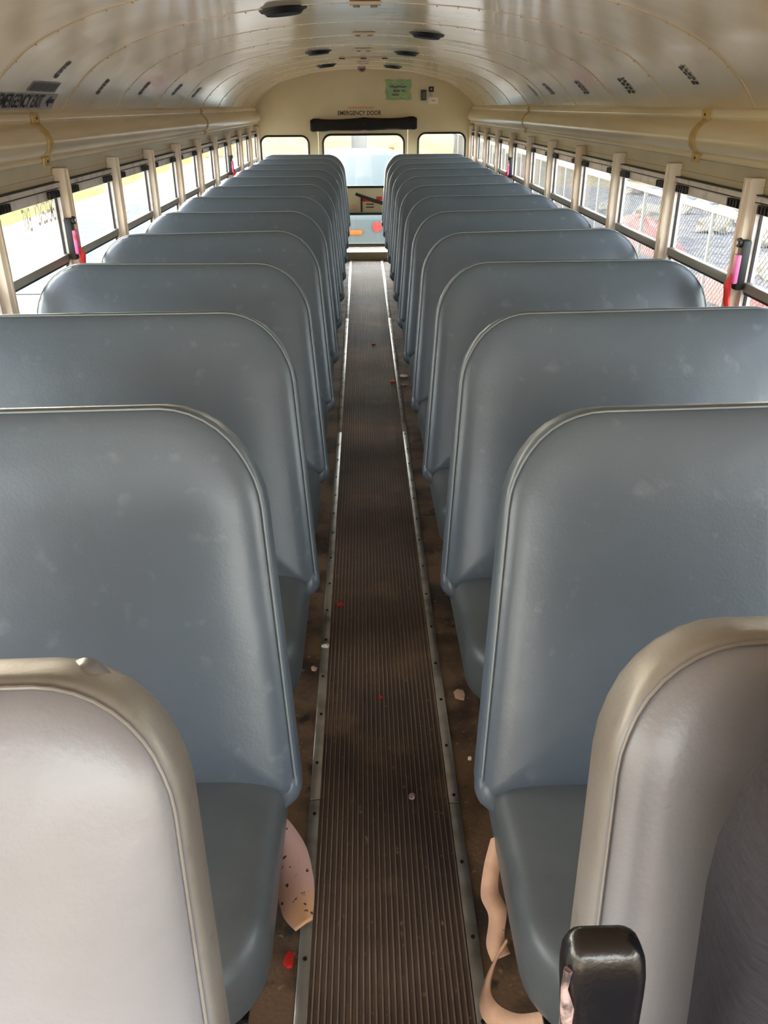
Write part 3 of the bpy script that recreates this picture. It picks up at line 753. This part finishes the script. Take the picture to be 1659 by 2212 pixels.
scrap(-.195,1.93,0,.012,.012, M['tan'], 'small beige crumb left of the left strip by the third seat', seed=12)

# ------------------------------------------------------------------ outside
def plane(name, x0, x1, y0, y1, z, material, label, cat='ground'):
    o = MB().add([(x0,y0,z),(x1,y0,z),(x1,y1,z),(x0,y1,z)], [(0,1,2,3)]).build(name, material, None, 0)
    tag(o, label, cat, kind=ROOM); return o
plane('ground', -80, 80, -30, 160, GZ, M['dry'], 'dry yellowish grass field all around the bus')
plane('driveway', -8.2, 3.9, -30, 46, GZ+.01, M['concrete'], 'pale concrete driveway the bus stands on')
plane('tree_shade_patch', -6.6, -2.6, 12, 24, GZ+.02, M['tree_shade'], 'bluish grey painted tree shade on the driveway left of the bus')  # flat darker sheet standing in for tree shadow on the driveway
plane('grass_verge', -16, -8.2, -10, 60, GZ+.015, M['grass'], 'yellow green lawn beyond the driveway on the left')
plane('rubble_ground', 4.4, 40, -5, 28, GZ+.02, M['dirt'], 'rough grey ground behind the fence on the right')
# pale curved line marked on the ground, built as a thin tube
pts = [(-2.8-3.4*math.sin(t/20*1.4), 12.5+10*t/20, GZ+.03) for t in range(21)]
o = MB().tube([Vector(p_) for p_ in pts], .04, 5).build('curved_line', M['white'], None, 60); tag(o, 'pale line curving over the painted tree shade left of the bus', 'curved_line')
# chain link fence
e = empty('chain_link_fence', (4.2, 4, GZ)); tag(e, 'galvanised chain-link fence with white posts right of the bus', 'fence')
FX, FT = 4.2, .34; H = FT-GZ-.05
mb = MB(); y = 2.; n = 0
w = .0045
while y < 40:
    for d in (1, -1):
        ya, yb = (y, y+H) if d > 0 else (y+H, y)
        mb.add([(FX+.003*d, ya-w, GZ+.05), (FX+.003*d, ya+w, GZ+.05), (FX+.003*d, yb+w, FT), (FX+.003*d, yb-w, FT)], [(0,1,2,3)])
        mb.add([(FX+.003*d-w, ya, GZ+.05), (FX+.003*d+w, ya, GZ+.05), (FX+.003*d+w, yb, FT), (FX+.003*d-w, yb, FT)], [(0,1,2,3)])
    y += .085
part(mb.build('wire_mesh', M['galv'], None, 0), e)
part(MB().tube([(FX, 2, FT), (FX, 41, FT)], .038, 8).build('top_rail', M['galv'], None), e)
y = 2.4
while y < 41:
    part(MB().tube([(FX, y, GZ), (FX, y, FT+.05)], .03, 8).build('fence_post', M['galv'], None), e); y += 2.6
# rubble
rnd = random.Random(3)
def rock(r):
    bm = bmesh.new(); bmesh.ops.create_icosphere(bm, subdivisions=2, radius=1)
    for v in bm.verts:
        n_ = .75+.25*math.sin(v.co.x*5+r)*math.cos(v.co.y*4+r*2)+.1*math.sin(v.co.z*9+r)
        v.co *= n_; v.co.z *= .6
    me = bpy.data.meshes.new('rock'); bm.to_mesh(me); bm.free(); me.materials.append(M['rock']); return me
rms = [rock(i*1.7) for i in range(5)]
rocks_at = [(5.4,16.4,2.6),(5.0,11.2,1.8),(10.6,25.2,2.0)]
big = [(7.1,14.0),(7.6,15.6),(8.4,17.0),(7.3,17.6),(8.0,18.9),(6.6,19.8),(9.2,18.6),(6.3,12.6),(7.5,12.4),(7.7,21.0),(8.9,20.6),(5.9,9.6),(7.0,10.4),(9.6,22.6)]
for i, (x, y) in enumerate(big):
    o = bpy.data.objects.new('rubble_rock', rms[i % 5]); COL.objects.link(o)
    s_ = rnd.uniform(.34, .5); o.scale = (s_*1.05, s_, s_*.9); o.rotation_euler = (rnd.uniform(-.4,.4), rnd.uniform(-.4,.4), rnd.uniform(0,6)); o.location = (x, y, GZ+s_*.3)
    tag(o, 'pale broken rock lying in the rubble behind the chain-link fence', 'rock', 'rubble rocks behind the fence')
    rocks_at.append((x, y, 1.15))
for i in range(90):
    y = rnd.uniform(5, 27); x = rnd.uniform(5.0, 5.2+y*.32)
    if any((x-a)**2+(y-b)**2 < c*c for a, b, c in rocks_at): continue
    rocks_at.append((x, y, 1.05))
    o = bpy.data.objects.new('rubble_rock', rms[i % 5]); COL.objects.link(o)
    s_ = rnd.uniform(.12, .42); o.scale = (s_*rnd.uniform(.8,1.7), s_, s_*rnd.uniform(.6,1.1)); o.rotation_euler = (rnd.uniform(-.4,.4), rnd.uniform(-.4,.4), rnd.uniform(0,6)); o.location = (x, y, GZ+s_*.3)
    tag(o, 'pale broken rock lying in the rubble behind the chain-link fence', 'rock', 'rubble rocks behind the fence')
def heap(name, cx, cy, rx, ry, h, material, label, cat):
    rows = []
    for i in range(9):
        rows.append([(cx+rx*math.cos(2*PI*k/24)*(1-i/8)*(1+.12*math.sin(k*2.3)), cy+ry*math.sin(2*PI*k/24)*(1-i/8), GZ+h*math.sin(PI/2*i/8)*(1+.1*math.sin(k*1.9+i))+.02) for k in range(24)])
    o = MB().rings(rows, False, True).build(name, material, None, 60); tag(o, label, cat); return o
heap('red_tarp', 5.4, 16.4, .5, 2.3, .45, M['redtarp'], 'crumpled red mesh tarp lying behind the fence', 'tarp')
heap('red_sheet', 5.0, 11.2, .35, 1.4, .35, M['redtarp'], 'smaller red sheet by the foot of the fence', 'tarp')
heap('blue_tarp', 10.6, 25.2, .9, 1.6, .5, M['bluetarp'], 'blue tarp heap far behind the fence', 'tarp')
# house
e = empty('white_house', (11, 44, GZ)); tag(e, 'white sided house with grey roof beyond the fence', 'house')
mb = MB(); 
for k in range(16): mb.box(8.8-.02, 8.8, 31, 58, GZ+.17*k, GZ+.17*k+.15)
mb.box(8.8, 15, 31, 58, GZ, 1.8)
for k in range(16): mb.box(8.8, 15, 31-.02, 31, GZ+.17*k, GZ+.17*k+.15)
part(mb.build('wall', M['siding'], None, 0), e)
part(MB().add([(8.3,30.6,1.7),(8.3,58.4,1.7),(12,58.4,3.4),(12,30.6,3.4),(15.6,30.6,1.7),(15.6,58.4,1.7)], [(0,1,2,3),(3,2,5,4),(0,3,4),(1,5,2)]).build('roof', M['roof'], None, 0), e)
for y in (33, 37.5, 43, 49):
    wd = part(MB().box(8.75, 8.80, y, y+1.1, .0, 1.2).build('window_frame', M['white'], None, 0), e)
    p_ = MB().box(8.735, 8.75, y+.08, y+1.02, .08, 1.12).build('pane', M['carglass'], None, 0); part(p_, wd)
# orange barrel and sign
e = empty('orange_barrel', (7.9, 62, GZ)); tag(e, 'orange traffic barrel far off at the right end of the fence', 'barrel')
part(MB().rings([[(7.9+r*math.cos(2*PI*k/16), 62+r*math.sin(2*PI*k/16), GZ+z) for k in range(16)] for r, z in ((.5,0),(.48,.1),(.4,.12),(.33,1.3),(.3,1.35))]).build('barrel', M['orange'], None), e)
# vehicle behind the bus
e = empty('parked_car', (0, 14, GZ)); tag(e, 'pale blue parked car seen through the rear door window', 'car')
def carring(y, wb, zb, wt, zt, n=6):
    pts = [(-wb, zb), (-wb-.0, zb+(zt-zb)*.45), (-wt, zt-.06), (-wt*.86, zt), (wt*.86, zt), (wt, zt-.06), (wb, zb+(zt-zb)*.45), (wb, zb)]
    return [(x-.05, y, z) for x, z in pts]
st = [(12.42,.76,-.66,.70,.0),(12.50,.86,-.72,.80,.06),(12.9,.90,-.74,.84,.09),(13.6,.92,-.74,.86,.12),(14.0,.92,-.74,.86,.15),(17.6,.92,-.74,.86,.16),(17.9,.86,-.66,.80,.05)]
part(MB().rings([carring(*a) for a in st]).build('body', M['carpaint'], None, 35), e)
part(MB().rings([[(x-.05, y, z) for x, z in ((-b,z0),(-t,z1),(-t*.8,z1+.05),(t*.8,z1+.05),(t,z1),(b,z0))] for y, b, z0, t, z1 in ((14.0,.84,.14,.82,.16),(14.95,.82,.14,.66,.68),(15.3,.82,.14,.67,.72),(17.0,.82,.14,.66,.70),(17.6,.84,.14,.80,.2))]).build('cabin', M['carpaint'], None, 25), e)
part(MB().add([(-.82,14.03,.20),(.72,14.03,.20),(.58,14.92,.69),(-.68,14.92,.69)], [(0,1,2,3)]).build('windscreen', mat('screen_reflecting', srgb(52,70,80), .6, spec=.1), None, 0), e)
part(MB().box(-.80,.70,12.38,12.52,-.72,-.42,.04).build('bumper', M['chrome'], None), e)
for x in (-.68, .36): part(MB().box(x,x+.24,12.40,12.50,-.36,-.20,.03).build('headlight', M['white'], None), e)
part(MB().box(-.24,-.04,12.38,12.42,-.21,-.14,.02).build('orange_marker', M['orange'], None), e)
part(MB().cyl((.176,12.39,-.10), .07, .035, 'Y', 16).build('red_marker', M['redtarp'], None), e)
part(MB().box(-.40,.30,12.37,12.41,-.66,-.44,.02).build('grille', M['black'], None), e)
for x in (-.86, .70):
    for y in (13.1, 16.9): part(MB().cyl((x,y,GZ+.33), .33, .16, 'X', 20).build('wheel', M['black'], None), e)
o = MB().box(-.34, .12, 26, 26.4, GZ, 6.5, .03).build('concrete_pole', M['concrete_pole'], None); tag(o, 'thick grey pole standing in the field behind the parked car', 'pole')
e = empty('orange_sign', (.63, 20, GZ)); tag(e, 'small orange sign on a post beyond the parked car', 'sign')
part(MB().box(.57,.70,19.98,20.0,.44,.64,.01).build('panel', M['orange'], None), e)
part(MB().box(.62,.65,20.0,20.03,GZ,.5).build('post', M['galv'], None), e)

# ------------------------------------------------------------------ light
wld = bpy.data.worlds.new('sky'); S.world = wld; wld.use_nodes = True
nt = wld.node_tree; bg = nt.nodes['Background']
sk = nt.nodes.new('ShaderNodeTexSky'); sk.sky_type = 'NISHITA'; sk.sun_disc = False
SD = Vector((-1, 1.5, 1.02)).normalized()
sk.sun_elevation = math.asin(SD.z); sk.sun_rotation = math.atan2(SD.x, SD.y)
sk.air_density = 1.0; sk.dust_density = 1.5; sk.ozone_density = 1
bw = nt.nodes.new('ShaderNodeRGBToBW'); nt.links.new(sk.outputs[0], bw.inputs[0])
mx = nt.nodes.new('ShaderNodeMix'); mx.data_type = 'RGBA'; mx.inputs[0].default_value = .6
nt.links.new(sk.outputs[0], mx.inputs[6]); nt.links.new(bw.outputs[0], mx.inputs[7])
mt = nt.nodes.new('ShaderNodeMix'); mt.data_type = 'RGBA'; mt.blend_type = 'MULTIPLY'; mt.inputs[0].default_value = 1
nt.links.new(mx.outputs[2], mt.inputs[6]); mt.inputs[7].default_value = (1, .93, .84, 1)
nt.links.new(mt.outputs[2], bg.inputs[0]); bg.inputs[1].default_value = 1.0
sl = bpy.data.lights.new('sun', 'SUN'); sl.energy = 2.6; sl.angle = math.radians(.53); sl.color = (1, .93, .82)
so = bpy.data.objects.new('sun', sl); COL.objects.link(so); so.rotation_euler = (-SD).to_track_quat('-Z', 'Y').to_euler()

# ------------------------------------------------------------------ camera
f_, pitch, yaw, roll, cxx, H_ = 1745.06, .467, .0225, .0059, -.029, 1.4921
cp, sp = math.cos(pitch), math.sin(pitch); cy, sy = math.cos(yaw), math.sin(yaw)
x_ = Vector((cy, -sy, 0)); fy = Vector((sy, cy, 0)); z_ = Vector((0,0,1))
F = fy*cp-z_*sp; U = fy*sp+z_*cp
cr, sr = math.cos(roll), math.sin(roll)
R = x_*cr-U*sr; U2 = x_*sr+U*cr
cam = bpy.data.cameras.new('camera'); co = bpy.data.objects.new('camera', cam); COL.objects.link(co)
co.matrix_world = Matrix(((R.x,U2.x,-F.x,cxx),(R.y,U2.y,-F.y,0),(R.z,U2.z,-F.z,H_),(0,0,0,1)))
cam.sensor_fit = 'HORIZONTAL'; cam.sensor_width = 36; cam.lens = f_/1659*36; cam.clip_start = .02; cam.clip_end = 500
S.camera = co
S.view_settings.view_transform = 'Standard'; S.view_settings.look = 'None'; S.view_settings.gamma = 1
S.view_settings.use_curve_mapping = False
S.view_settings.exposure = 1.5
